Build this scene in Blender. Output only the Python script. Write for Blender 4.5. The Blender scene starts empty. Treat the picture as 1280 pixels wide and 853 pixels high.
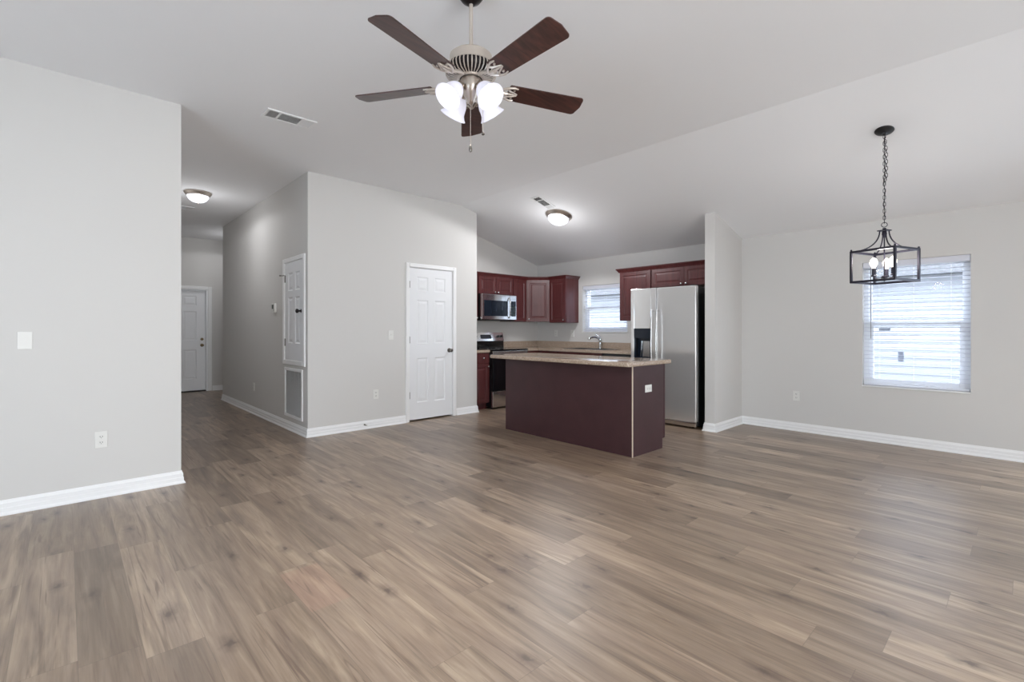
import bpy, bmesh, random
from math import sin, cos, pi, radians, sqrt, atan2
from mathutils import Vector, Matrix
random.seed(4)
S = bpy.context.scene
C = S.collection

# ---------------------------------------------------------------- camera
TH = radians(42.95)
cam = bpy.data.objects.new('camera', bpy.data.cameras.new('camera'))
C.objects.link(cam)
cam.location = (0, 0, 1.23)
cam.rotation_euler = (pi/2, 0, -TH)
cam.data.sensor_width = 36
cam.data.lens = 600/1280*36
cam.data.shift_y = -14.5/1280
cam.data.clip_start = 0.05
S.camera = cam
# ---------------------------------------------------------------- view, sky, daylight, fill lights
S.view_settings.view_transform = 'Standard'
S.view_settings.look = 'None'
S.view_settings.gamma = 1
S.view_settings.use_curve_mapping = False
S.view_settings.exposure = 0.12
W = bpy.data.worlds.new('sky'); S.world = W; W.use_nodes = True
bg = W.node_tree.nodes['Background']
bg.inputs[0].default_value = (0.78, 0.89, 1.0, 1)
bg.inputs[1].default_value = 6.5

def area(name, loc, rot, sx, sy, power, col):
    l = bpy.data.lights.new(name, 'AREA'); l.shape = 'RECTANGLE'
    l.size = sx; l.size_y = sy; l.energy = power; l.color = col
    o = bpy.data.objects.new(name, l); C.objects.link(o)
    o.location = loc; o.rotation_euler = rot
    return o
# rear and side area lights added in made-up openings to brighten the room
area('fill_rear', (.55, -3.23, 1.2), (radians(98), 0, 0), 2.7, 1.9, 80, (1.0, 0.93, 0.85))
area('fill_side', (-2.63, 1.35, 1.15), (radians(88), 0, radians(-90)), 1.9, 1.1, 24, (0.50, 0.74, 1.0))

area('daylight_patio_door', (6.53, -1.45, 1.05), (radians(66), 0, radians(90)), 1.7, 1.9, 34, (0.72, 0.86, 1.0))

# ---------------------------------------------------------------- materials
MATS = {}
def lin(c):
    return tuple((v/255/12.92 if v/255 <= .04045 else ((v/255+.055)/1.055)**2.4) for v in c) + (1,)
def mat(name, col, rough=.5, metal=0, spec=.5, bump=0, bscale=200, emis=None, estr=0, coat=0, vary=0, vscale=3, trans=0, aniso=0):
    m = bpy.data.materials.new(name); m.use_nodes = True
    nt = m.node_tree; b = nt.nodes['Principled BSDF']
    b.inputs['Base Color'].default_value = lin(col)
    b.inputs['Roughness'].default_value = rough
    b.inputs['Metallic'].default_value = metal
    b.inputs['Specular IOR Level'].default_value = spec
    b.inputs['Coat Weight'].default_value = coat
    b.inputs['Anisotropic'].default_value = aniso
    if trans: b.inputs['Transmission Weight'].default_value = trans
    if emis:
        b.inputs['Emission Color'].default_value = lin(emis); b.inputs['Emission Strength'].default_value = estr
    tc = nt.nodes.new('ShaderNodeTexCoord')
    if bump:
        n = nt.nodes.new('ShaderNodeTexNoise'); n.inputs['Scale'].default_value = bscale; n.inputs['Detail'].default_value = 3
        nt.links.new(tc.outputs['Object'], n.inputs['Vector'])
        bp = nt.nodes.new('ShaderNodeBump'); bp.inputs['Strength'].default_value = bump; bp.inputs['Distance'].default_value = .002
        nt.links.new(n.outputs['Fac'], bp.inputs['Height']); nt.links.new(bp.outputs['Normal'], b.inputs['Normal'])
    if vary:
        n = nt.nodes.new('ShaderNodeTexNoise'); n.inputs['Scale'].default_value = vscale; n.inputs['Detail'].default_value = 4
        nt.links.new(tc.outputs['Object'], n.inputs['Vector'])
        r = nt.nodes.new('ShaderNodeValToRGB'); c = lin(col)
        r.color_ramp.elements[0].position = .3; r.color_ramp.elements[1].position = .7
        r.color_ramp.elements[0].color = tuple(v*(1-vary) for v in c[:3])+(1,)
        r.color_ramp.elements[1].color = tuple(min(1, v*(1+vary)) for v in c[:3])+(1,)
        nt.links.new(n.outputs['Fac'], r.inputs['Fac']); nt.links.new(r.outputs['Color'], b.inputs['Base Color'])
    MATS[name] = m
    return m
class N:
    def __init__(s, m): s.t = m.node_tree
    def new(s, ty, **kw):
        n = s.t.nodes.new(ty)
        for k, v in kw.items(): setattr(n, k, v)
        return n
    def link(s, a, b): s.t.links.new(a, b)
    def math(s, op, a, b=None, c=None):
        n = s.new('ShaderNodeMath', operation=op)
        for i, v in enumerate((a, b, c)):
            if v is None: continue
            if isinstance(v, (int, float)): n.inputs[i].default_value = v
            else: s.link(v, n.inputs[i])
        return n.outputs[0]
    def comb(s, x, y, z=0):
        n = s.new('ShaderNodeCombineXYZ')
        for i, v in enumerate((x, y, z)):
            if isinstance(v, (int, float)): n.inputs[i].default_value = v
            else: s.link(v, n.inputs[i])
        return n.outputs[0]
    def ramp(s, f, stops):
        n = s.new('ShaderNodeValToRGB'); cr = n.color_ramp
        while len(cr.elements) < len(stops): cr.elements.new(.5)
        for e, (p, c) in zip(cr.elements, stops): e.position = p; e.color = c
        s.link(f, n.inputs[0]); return n.outputs[0]
    def mix(s, f, a, b, blend='MIX'):
        n = s.new('ShaderNodeMix', data_type='RGBA', blend_type=blend)
        for i, v in ((0, f), (6, a), (7, b)):
            if isinstance(v, (int, float)): n.inputs[i].default_value = v
            elif isinstance(v, tuple): n.inputs[i].default_value = v
            else: s.link(v, n.inputs[i])
        return n.outputs[2]

mat('wall', (216, 214, 211), .75, bump=.05, bscale=90, spec=.3)
mat('ceiling', (243, 243, 244), .9, bump=.12, bscale=60, spec=.2)
mat('trim', (244, 244, 244), .4, spec=.4)
mat('door_paint', (238, 239, 241), .42, bump=.04, bscale=40)
mat('plastic_white', (230, 229, 225), .35)
mat('plastic_grey', (150, 150, 150), .4)
mat('slot', (40, 40, 42), .6)
mat('cherry_dark', (60, 30, 30), .3)
mat('steel', (236, 236, 236), .11, metal=1, bump=.03, bscale=30)
mat('fridge_steel', (240, 240, 240), .13, metal=.66, bump=.03, bscale=30)
mat('steel_bright', (200, 200, 200), .25, metal=1)
mat('nickel', (190, 180, 170), .3, metal=1)
mat('nickel_cream', (206, 196, 186), .42, metal=.5)
mat('chrome', (220, 222, 225), .1, metal=1)
mat('black_gloss', (14, 16, 20), .08)
mat('black_satin', (22, 23, 26), .4)
mat('navy_gloss', (24, 32, 44), .15)
mat('dark_bronze', (38, 32, 34), .35, metal=.6)
mat('lantern_metal', (46, 44, 56), .38, metal=.5)
mat('brass', (120, 104, 78), .3, metal=1)
mat('hinge', (120, 115, 110), .35, metal=1)
mat('vinyl', (238, 240, 244), .35)
mat('slat', (226, 228, 238), .5)
mat('duct', (60, 58, 56), .9)
mat('filter', (84, 82, 80), .95, vary=.2, vscale=40)
mat('panel_brown', (66, 42, 45), .36, vary=.08, vscale=6, spec=.4)
mat('strip', (214, 196, 178), .5)
mat('siding', (160, 162, 170), .7)
mat('roofing', (120, 120, 124), .9, vary=.2, vscale=20)
mat('ground', (112, 112, 106), .95, vary=.3, vscale=2)
mat('bulb', (255, 244, 225), .3, emis=(255, 244, 228), estr=3.5)
mat('lcd', (60, 72, 66), .3)
mat('sticker', (150, 155, 165), .6)

def wood(name, dark, light, rough, axis, scale=1.0):
    m = mat(name, light, rough); k = N(m); b = m.node_tree.nodes['Principled BSDF']
    tc = k.new('ShaderNodeTexCoord'); mp = k.new('ShaderNodeMapping')
    sc = [30*scale]*3; sc[axis] = 1.6*scale; mp.inputs['Scale'].default_value = sc
    k.link(tc.outputs['Object'], mp.inputs[0])
    n = k.new('ShaderNodeTexNoise'); n.inputs['Scale'].default_value = 1; n.inputs['Detail'].default_value = 5; n.inputs['Distortion'].default_value = .6
    k.link(mp.outputs[0], n.inputs[0])
    k.link(k.ramp(n.outputs[0], [(.3, lin(dark)), (.72, lin(light))]), b.inputs['Base Color'])
    b.inputs['Coat Weight'].default_value = .15; b.inputs['Coat Roughness'].default_value = .2
    return m
wood('cherry', (78, 35, 36), (98, 47, 47), .34, 2)
wood('blade_wood', (44, 25, 24), (86, 52, 46), .38, 0, 1.3)

# countertop: mottled beige laminate
m = mat('countertop', (170, 148, 128), .12); k = N(m); b = m.node_tree.nodes['Principled BSDF']
tc = k.new('ShaderNodeTexCoord')
n1 = k.new('ShaderNodeTexNoise'); n1.inputs['Scale'].default_value = 90; n1.inputs['Detail'].default_value = 6
v1 = k.new('ShaderNodeTexVoronoi'); v1.inputs['Scale'].default_value = 170
k.link(tc.outputs['Object'], n1.inputs[0]); k.link(tc.outputs['Object'], v1.inputs[0])
c1 = k.ramp(n1.outputs[0], [(.3, lin((144, 122, 106))), (.5, lin((186, 166, 148))), (.72, lin((214, 200, 184)))])
k.link(k.mix(.35, c1, k.ramp(v1.outputs['Color'], [(.1, lin((110, 88, 76))), (.8, lin((196, 178, 158)))])), b.inputs['Base Color'])

# frosted lamp glass (lit)
def lampglass(name, col, s):
    m = mat(name, (250, 250, 252), .25, emis=col, estr=s)
    k = N(m); b = m.node_tree.nodes['Principled BSDF']
    lw = k.new('ShaderNodeTexCoord'); n = k.new('ShaderNodeTexNoise'); n.inputs['Scale'].default_value = 14; n.inputs['Detail'].default_value = 3
    k.link(lw.outputs['Object'], n.inputs[0])
    k.link(k.ramp(n.outputs[0], [(.35, tuple(v*.8 for v in lin(col)[:3])+(1,)), (.65, lin(col))]), b.inputs['Emission Color'])
    return m
lampglass('shade_glass', (240, 238, 255), .5)
MATS['shade_glass'].node_tree.nodes['Principled BSDF'].inputs['Base Color'].default_value = lin((200, 200, 208))
lampglass('dome_glass', (240, 243, 255), 1.15)

# window glass: clear with a faint reflection
m = bpy.data.materials.new('glass'); m.use_nodes = True; MATS['glass'] = m; k = N(m)
m.node_tree.nodes.remove(m.node_tree.nodes['Principled BSDF'])
tr = k.new('ShaderNodeBsdfTransparent'); gl = k.new('ShaderNodeBsdfGlossy'); gl.inputs['Roughness'].default_value = .02
mx = k.new('ShaderNodeMixShader'); mx.inputs[0].default_value = .005
k.link(tr.outputs[0], mx.inputs[1]); k.link(gl.outputs[0], mx.inputs[2])
k.link(mx.outputs[0], m.node_tree.nodes['Material Output'].inputs[0])

# vinyl plank floor, boards run along Y
m = mat('floor_planks', (150, 132, 115), .42); k = N(m); b = m.node_tree.nodes['Principled BSDF']
tc = k.new('ShaderNodeTexCoord'); sp = k.new('ShaderNodeSeparateXYZ'); k.link(tc.outputs['Object'], sp.inputs[0])
X, Y = sp.outputs[0], sp.outputs[1]
PW, PL = .1872, 1.22
u = k.math('DIVIDE', k.math('SUBTRACT', X, .409), PW); row = k.math('FLOOR', u); fu = k.math('FRACT', u)
wn = k.new('ShaderNodeTexWhiteNoise', noise_dimensions='1D'); k.link(row, wn.inputs['W'])
v = k.math('ADD', k.math('DIVIDE', Y, PL), wn.outputs[0]); col = k.math('FLOOR', v); fv = k.math('FRACT', v)
w2 = k.new('ShaderNodeTexWhiteNoise', noise_dimensions='2D'); k.link(k.comb(row, col), w2.inputs['Vector'])
rnd = w2.outputs[0]
w3 = k.new('ShaderNodeTexWhiteNoise', noise_dimensions='3D'); k.link(k.comb(row, col, 7.3), w3.inputs['Vector'])
off = k.math('MULTIPLY', rnd, 40)
def noise(sx, sy, detail, dist=0, o2=0, rough=.55):
    n = k.new('ShaderNodeTexNoise'); n.inputs['Scale'].default_value = 1; n.inputs['Detail'].default_value = detail
    n.inputs['Distortion'].default_value = dist; n.inputs['Roughness'].default_value = rough
    k.link(k.comb(k.math('MULTIPLY', X, sx), k.math('MULTIPLY', Y, sy), k.math('ADD', off, o2)), n.inputs['Vector'])
    return n.outputs[0]
fine = noise(120, 4.0, 4)
mid = noise(15, 1.3, 5, 1.0, 3)
broad = noise(7, 1.1, 3, 1.2, 9)
base = k.ramp(mid, [(.30, lin((106, 87, 70))), (.5, lin((161, 138, 115))), (.70, lin((198, 177, 153)))])
base = k.mix(k.ramp(broad, [(.40, (0, 0, 0, 1)), (.66, (.62, .62, .62, 1))]), base, lin((142, 119, 102)))
base = k.mix(.22, base, k.ramp(fine, [(.3, lin((116, 99, 86))), (.7, lin((198, 183, 167)))]))
# plank to plank tone
tone = k.ramp(rnd, [(0, lin((196, 192, 188))), (.5, lin((228, 225, 222))), (1, lin((255, 254, 252)))])
base = k.mix(1.0, base, tone, 'MULTIPLY')
pink = k.math('MULTIPLY', k.math('COMPARE', row, 2, .1), k.math('MULTIPLY', k.math('GREATER_THAN', Y, 2.12), k.math('LESS_THAN', Y, 2.55)))
base = k.mix(k.math('MULTIPLY', pink, .2), base, lin((186, 134, 114)))
# dark heart streaks and knots
st = noise(26, .9, 3, 2.0, 21)
stm = k.ramp(st, [(.58, (0, 0, 0, 1)), (.68, (.8, .8, .8, 1))])
base = k.mix(stm, base, lin((108, 87, 72)))
vo = k.new('ShaderNodeTexVoronoi', voronoi_dimensions='2D'); vo.inputs['Scale'].default_value = 1
wob = noise(30, 30, 2, 0, 5)
k.link(k.comb(k.math('ADD', k.math('MULTIPLY', X, 5.2), k.math('MULTIPLY', wob, .25)), k.math('ADD', k.math('MULTIPLY', Y, 2.1), off)), vo.inputs['Vector'])
kn = k.ramp(vo.outputs['Distance'], [(.03, (.85, .85, .85, 1)), (.07, (.45, .45, .45, 1)), (.2, (0, 0, 0, 1))])
sc = k.new('ShaderNodeSeparateColor'); k.link(vo.outputs['Color'], sc.inputs[0])
kn = k.math('MULTIPLY', kn, k.math('GREATER_THAN', sc.outputs[0], .55))
base = k.mix(kn, base, lin((76, 58, 48)))
# seams
su = k.math('LESS_THAN', k.math('MULTIPLY', k.math('MINIMUM', fu, k.math('SUBTRACT', 1, fu)), PW), .0010)
sv = k.math('LESS_THAN', k.math('MULTIPLY', k.math('MINIMUM', fv, k.math('SUBTRACT', 1, fv)), PL), .0014)
seam = k.math('MAXIMUM', su, sv)
base = k.mix(k.math('MULTIPLY', seam, .38), base, lin((84, 70, 60)))
k.link(base, b.inputs['Base Color']); b.inputs['Specular IOR Level'].default_value = .9; b.inputs['Coat Weight'].default_value = .2; b.inputs['Coat Roughness'].default_value = .34
k.link(k.math('ADD', .33, k.math('MULTIPLY', fine, .12)), b.inputs['Roughness'])
bp = k.new('ShaderNodeBump'); bp.inputs['Strength'].default_value = .06; bp.inputs['Distance'].default_value = .002
k.link(k.math('SUBTRACT', fine, seam), bp.inputs['Height']); k.link(bp.outputs[0], b.inputs['Normal'])

# ---------------------------------------------------------------- mesh helpers
ROOT = {}
class MB:
    def __init__(s): s.bm = bmesh.new(); s.smooth = False
    def _merge(s, t, M=None):
        if M is not None: bmesh.ops.transform(t, matrix=M, verts=t.verts)
        me = bpy.data.meshes.new('t'); t.to_mesh(me); t.free(); s.bm.from_mesh(me); bpy.data.meshes.remove(me)
    def box(s, x0, x1, y0, y1, z0, z1, bev=0, seg=2, M=None):
        t = bmesh.new(); bmesh.ops.create_cube(t, size=1)
        for v in t.verts:
            v.co = Vector(((x0+x1)/2+v.co.x*(x1-x0), (y0+y1)/2+v.co.y*(y1-y0), (z0+z1)/2+v.co.z*(z1-z0)))
        if bev: bmesh.ops.bevel(t, geom=t.edges[:], offset=bev, segments=seg, profile=.5, affect='EDGES')
        s._merge(t, M); return s
    def hexa(s, x0, x1, y0, y1, z0, zt):
        """box whose top follows zt(x)"""
        t = bmesh.new()
        v = [t.verts.new(p) for p in ((x0, y0, z0), (x1, y0, z0), (x1, y1, z0), (x0, y1, z0),
             (x0, y0, zt(x0)), (x1, y0, zt(x1)), (x1, y1, zt(x1)), (x0, y1, zt(x0)))]
        for f in ((3, 2, 1, 0), (4, 5, 6, 7), (0, 1, 5, 4), (1, 2, 6, 5), (2, 3, 7, 6), (3, 0, 4, 7)): t.faces.new([v[i] for i in f])
        s._merge(t); return s
    def cone(s, p0, p1, r0, r1=None, seg=20, M=None):
        r1 = r0 if r1 is None else r1
        p0, p1 = Vector(p0), Vector(p1); d = p1-p0
        t = bmesh.new(); bmesh.ops.create_cone(t, cap_ends=True, segments=seg, radius1=r0, radius2=max(r1, 1e-5), depth=d.length)
        Q = Matrix.Translation((p0+p1)/2) @ Vector((0, 0, 1)).rotation_difference(d.normalized()).to_matrix().to_4x4()
        bmesh.ops.transform(t, matrix=Q, verts=t.verts); s._merge(t, M); return s
    def ball(s, c, r, seg=16, sc=(1, 1, 1)):
        t = bmesh.new(); bmesh.ops.create_uvsphere(t, u_segments=seg, v_segments=seg//2+2, radius=r)
        s._merge(t, Matrix.Translation(c) @ Matrix.Diagonal((*sc, 1))); return s
    def lathe(s, prof, seg=32, M=None, close=False):
        t = bmesh.new(); rings = []
        for r, z in prof:
            if r < 1e-6: rings.append([t.verts.new((0, 0, z))])
            else: rings.append([t.verts.new((r*cos(2*pi*i/seg), r*sin(2*pi*i/seg), z)) for i in range(seg)])
        pr = list(zip(rings, rings[1:])) + ([(rings[-1], rings[0])] if close else [])
        for a, b_ in pr:
            for i in range(seg):
                j = (i+1) % seg
                if len(a) == 1 and len(b_) == 1: continue
                if len(a) == 1: t.faces.new((a[0], b_[j], b_[i]))
                elif len(b_) == 1: t.faces.new((a[i], a[j], b_[0]))
                else: t.faces.new((a[i], a[j], b_[j], b_[i]))
        bmesh.ops.recalc_face_normals(t, faces=t.faces[:])
        s._merge(t, M); return s
    def tube(s, pts, r, seg=8, M=None, closed=False):
        pts = [Vector(p) for p in pts]; n = len(pts); t = bmesh.new(); rings = []
        up = None
        for i, p in enumerate(pts):
            a = pts[(i-1) % n] if (closed or i) else p; c = pts[(i+1) % n] if (closed or i < n-1) else p
            d = (c-a).normalized()
            if up is None: up = Vector((0, 0, 1)) if abs(d.z) < .9 else Vector((1, 0, 0))
            x = d.cross(up).normalized(); y = x.cross(d).normalized(); up = y
            rr = r[i] if isinstance(r, (list, tuple)) else r
            rings.append([t.verts.new(p+(x*cos(2*pi*q/seg)+y*sin(2*pi*q/seg))*rr) for q in range(seg)])
        for i in range(n if closed else n-1):
            a, b_ = rings[i], rings[(i+1) % n]
            for q in range(seg): t.faces.new((a[q], a[(q+1) % seg], b_[(q+1) % seg], b_[q]))
        if not closed: t.faces.new(rings[0][::-1]); t.faces.new(rings[-1])
        bmesh.ops.recalc_face_normals(t, faces=t.faces[:]); s._merge(t, M); return s
    def prism(s, poly, h0, h1, M=None, bev=0):
        """poly in XY extruded in Z"""
        t = bmesh.new(); f = t.faces.new([t.verts.new((x, y, h0)) for x, y in poly])
        r = bmesh.ops.extrude_face_region(t, geom=[f])
        for v in r['geom']:
            if isinstance(v, bmesh.types.BMVert): v.co.z = h1
        bmesh.ops.recalc_face_normals(t, faces=t.faces[:])
        if bev: bmesh.ops.bevel(t, geom=t.edges[:], offset=bev, segments=3, profile=.5, affect='EDGES')
        s._merge(t, M); return s
    def paneled(s, u0, u1, v0, v1, panels, t, F, g=(.012, .010, .024), dep=(.009, .006)):
        """slab whose front face (w = t) carries raised panels. F maps (u, v, w) to the world"""
        b = bmesh.new(); V = {}
        def vert(u, v, w):
            key = (round(u, 5), round(v, 5), round(w, 5))
            if key not in V: V[key] = b.verts.new(F(u, v, w))
            return V[key]
        us = sorted({u0, u1, *[p[0] for p in panels], *[p[1] for p in panels]})
        vs = sorted({v0, v1, *[p[2] for p in panels], *[p[3] for p in panels]})
        for a, c in zip(us, us[1:]):
            for d, e in zip(vs, vs[1:]):
                m_ = ((a+c)/2, (d+e)/2)
                if any(p[0] < m_[0] < p[1] and p[2] < m_[1] < p[3] for p in panels): continue
                b.faces.new((vert(a, d, t), vert(c, d, t), vert(c, e, t), vert(a, e, t)))
        for p in panels:
            R = [(0, 0)]; x = 0
            x += g[0]; R.append((x, dep[0])); x += g[1]; R.append((x, dep[0])); x += g[2]; R.append((x, dep[0]-dep[1]))
            rr = []
            for ins, dp in R:
                a, c, d, e = p[0]+ins, p[1]-ins, p[2]+ins, p[3]-ins
                rr.append([vert(a, d, t-dp), vert(c, d, t-dp), vert(c, e, t-dp), vert(a, e, t-dp)])
            for q, w in zip(rr, rr[1:]):
                for i in range(4):
                    try: b.faces.new((q[i], q[(i+1) % 4], w[(i+1) % 4], w[i]))
                    except ValueError: pass
            b.faces.new(rr[-1])
        o = [(u0, v0), (u1, v0), (u1, v1), (u0, v1)]
        bk = [b.verts.new(F(u, v, 0)) for u, v in o]; fr = [b.verts.new(F(u, v, t)) for u, v in o]
        b.faces.new(bk)
        for i in range(4): b.faces.new((bk[i], bk[(i+1) % 4], fr[(i+1) % 4], fr[i]))
        bmesh.ops.remove_doubles(b, verts=b.verts[:], dist=1e-5)
        bmesh.ops.recalc_face_normals(b, faces=b.faces[:]); s._merge(b); return s
    def sweep(s, path, prof, side=1):
        """profile (depth, z) swept along a plan polyline; depth grows to the left of the path * side"""
        P = [Vector(p) for p in path]; n = len(P); t = bmesh.new(); rings = []
        for i, p in enumerate(P):
            ds = []
            if i: ds.append((P[i]-P[i-1]).normalized())
            if i < n-1: ds.append((P[i+1]-P[i]).normalized())
            ns = [Vector((-d.y, d.x))*side for d in ds]
            nn = ns[0] if len(ns) == 1 else (ns[0]+ns[1]) / (1+ns[0].dot(ns[1]))
            rings.append([t.verts.new((p.x+nn.x*a, p.y+nn.y*a, z)) for a, z in prof])
        m_ = len(prof)
        for a, b_ in zip(rings, rings[1:]):
            for q in range(m_): t.faces.new((a[q], a[(q+1) % m_], b_[(q+1) % m_], b_[q]))
        t.faces.new(rings[0]); t.faces.new(rings[-1])
        bmesh.ops.recalc_face_normals(t, faces=t.faces[:]); s._merge(t); return s
    def build(s, name, material, parent=None, local=False, smooth=False, label=None):
        me = bpy.data.meshes.new(name)
        if smooth:
            for f in s.bm.faces: f.smooth = True
            for e in s.bm.edges:
                if len(e.link_faces) == 2 and e.calc_face_angle(0) > radians(38): e.smooth = False
        s.bm.to_mesh(me); s.bm.free()
        me.materials.append(MATS[material])
        o = bpy.data.objects.new(name, me); C.objects.link(o)
        if parent is not None:
            o.parent = parent; M = ROOT[parent.name]; ROOT[o.name] = M
            if not local: me.transform(M.inverted())
        else: ROOT[o.name] = Matrix.Identity(4)
        if label: o['label'] = label
        return o
def thing(name, label, cat, loc=(0, 0, 0), rot=None, group=None, kind=None):
    o = bpy.data.objects.new(name, None); C.objects.link(o); o.empty_display_size = .1
    M = Matrix.Translation(loc)
    if rot is not None: M = M @ rot
    o.matrix_world = M; o.location = M.to_translation(); o.rotation_euler = M.to_euler()
    ROOT[o.name] = M; o['label'] = label; o['category'] = cat
    if group: o['group'] = group
    if kind: o['kind'] = kind
    return o
def tag(o, label, cat, group=None, kind=None):
    o['label'] = label; o['category'] = cat
    if group: o['group'] = group
    if kind: o['kind'] = kind
    return o
def struct(o, label, cat): return tag(o, label, cat, kind='structure')
def copy_thing(o, loc, label):
    r = o.copy(); C.objects.link(r); r.location = loc; r['label'] = label
    for ch in [c for c in bpy.data.objects if c.parent == o]:
        c = ch.copy(); C.objects.link(c); c.parent = r
        for g_ in [q for q in bpy.data.objects if q.parent == ch]:
            d = g_.copy(); C.objects.link(d); d.parent = c
    return r

# ---------------------------------------------------------------- room shell
ZC, XF, XR, ZR = 3.03, 4.184, 6.49, 2.42
SL = (ZC-ZR)/(XR-XF)
def zc(x): return ZC if x <= XF else ZC-SL*(x-XF)
YL, YP, YK, YF = 4.62, 5.58, 6.27, 11.17      # left wall, pantry wall, range wall, far wall
XH, XC, XP = .68, 2.02, 4.48                  # hall left side, corridor wall, pantry wall end
XW, YB = -2.6, -3.2                           # outer walls behind the camera

f_ = MB().box(XW-.3, XR+.2, YB-.3, YF+.2, -.1, 0)
struct(f_.build('floor', 'floor_planks'), 'greyish brown wood plank floor running through the whole room', 'floor')
def slab(pr):
    b = MB(); t = bmesh.new(); n = len(pr)
    va = [t.verts.new((x, YB-.3, z)) for x, z in pr]; vb = [t.verts.new((x, YF+.2, z)) for x, z in pr]
    for i in range(n): t.faces.new((va[i], va[(i+1) % n], vb[(i+1) % n], vb[i]))
    t.faces.new(va); t.faces.new(vb); bmesh.ops.recalc_face_normals(t, faces=t.faces[:]); b._merge(t)
    return b.build('ceiling', 'ceiling')
struct(slab([(XW-.3, ZC), (XF, ZC), (XF, ZC+.15), (XW-.3, ZC+.15)]), 'flat pale ceiling over the living area and hall', 'ceiling')
struct(slab([(XF, ZC), (XR+.2, zc(XR+.2)), (XR+.2, zc(XR+.2)+.15), (XF, ZC+.15)]), 'sloped pale ceiling over the kitchen and dining area', 'ceiling')

# left wall + hall left side form one solid corner
w_ = MB().box(XW, XH, YL, YL+.12, 0, ZC); w_.box(XH-.12, XH, YL+.12, YF, 0, ZC)
struct(w_.build('wall_left', 'wall'), 'off-white wall at the left ending at the hall opening', 'wall')
# pantry wall with door opening
DX0, DX1, DZ = 3.325, 4.052, 2.066
w_ = MB().box(XC, DX0, YP, YP+.11, 0, ZC).box(DX0, DX1, YP, YP+.11, DZ, ZC).box(DX1, XF, YP, YP+.11, 0, ZC)
w_.hexa(XF, XP, YP, YP+.11, 0, zc); w_.hexa(XP-.11, XP, YP+.11, YK, 0, zc)
struct(w_.build('wall_pantry', 'wall'), 'off-white wall with the closed six-panel pantry door', 'wall')
# corridor wall with closet and return grille openings
UY0, UY1, UZ0, UZ1 = 5.70, 6.345, .85, 2.055
GY0, GY1, GZ0, GZ1 = 5.745, 6.32, .185, .735
w_ = MB()
def cw(y0, y1, z0, z1): w_.box(XC, XC+.11, y0, y1, z0, z1)
cw(YP+.11, UY0, 0, ZC); cw(UY0, UY1, UZ1, ZC); cw(UY0, UY1, GZ1, UZ0); cw(UY0, GY0, GZ0, GZ1); cw(GY1, UY1, GZ0, GZ1); cw(UY0, UY1, 0, GZ0); cw(UY1, 9.6, 0, ZC)
w_.box(XC+.11, 3.7, 9.49, 9.6, 0, ZC)
struct(w_.build('wall_corridor', 'wall'), 'off-white hall wall with small closet door and return grille', 'wall')
# far wall with entry door opening
EX0, EX1, EZ = 1.16, 2.10, 2.025
w_ = MB().box(XH-.12, EX0, YF, YF+.14, 0, ZC).box(EX0, EX1, YF, YF+.14, EZ, ZC).box(EX1, 3.7, YF, YF+.14, 0, ZC).box(3.7, 3.8, 9.49, YF+.14, 0, ZC)
struct(w_.build('wall_far', 'wall'), 'white wall at the end of the hall around the entry door', 'wall')
# range wall, wing wall
w_ = MB().hexa(XP-.11, XR, YK, YK+.12, 0, zc).box(XC+.11, XP-.11, YK, YK+.12, 0, 2.95)
struct(w_.build('wall_kitchen', 'wall'), 'kitchen wall behind the range and microwave', 'wall')
w_ = MB().hexa(5.69, XR, 2.55, 2.672, 0, zc)
struct(w_.build('wall_wing', 'wall'), 'short white wing wall beside the refrigerator', 'wall')
# right wall with two windows
WZ1 = 1.97
W1 = (.379, 1.253, .60); W2 = (4.30, 5.20, 1.18)
w_ = MB()
def rw(y0, y1, z0, z1): w_.box(XR, XR+.16, y0, y1, z0, z1)
rw(YB, -2.4, 0, 2.46); rw(-2.4, -.5, 2.05, 2.46); rw(-.5, W1[0], 0, 2.46); rw(W1[0], W1[1], 0, W1[2]); rw(W1[0], W1[1], WZ1, 2.46); rw(W1[1], W2[0], 0, 2.46)
rw(W2[0], W2[1], 0, W2[2]); rw(W2[0], W2[1], WZ1, 2.46); rw(W2[1], YK+.12, 0, 2.46)
struct(w_.build('wall_right', 'wall'), 'white exterior wall with the dining and kitchen windows', 'wall')
# walls behind the camera with openings added for the fill lights
w_ = MB()
def bw(x0, x1, z0, z1): w_.hexa(x0, x1, YB-.1, YB, z0, (lambda x: z1) if z1 < 2.2 else zc)
bw(XW, -.8, 0, ZC); bw(-.8, 1.9, 0, .25); bw(-.8, 1.9, 2.15, ZC); bw(1.9, XF, 0, ZC); bw(XF, XR, 0, ZC)
struct(w_.build('wall_rear', 'wall'), 'wall behind the camera', 'wall')
w_ = MB().box(XW-.1, XW, YB-.1, .4, 0, ZC).box(XW-.1, XW, .4, 2.3, 0, .6).box(XW-.1, XW, .4, 2.3, 1.7, ZC).box(XW-.1, XW, 2.3, YL+.12, 0, ZC)
struct(w_.build('wall_side', 'wall'), 'side wall behind the camera', 'wall')

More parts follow.
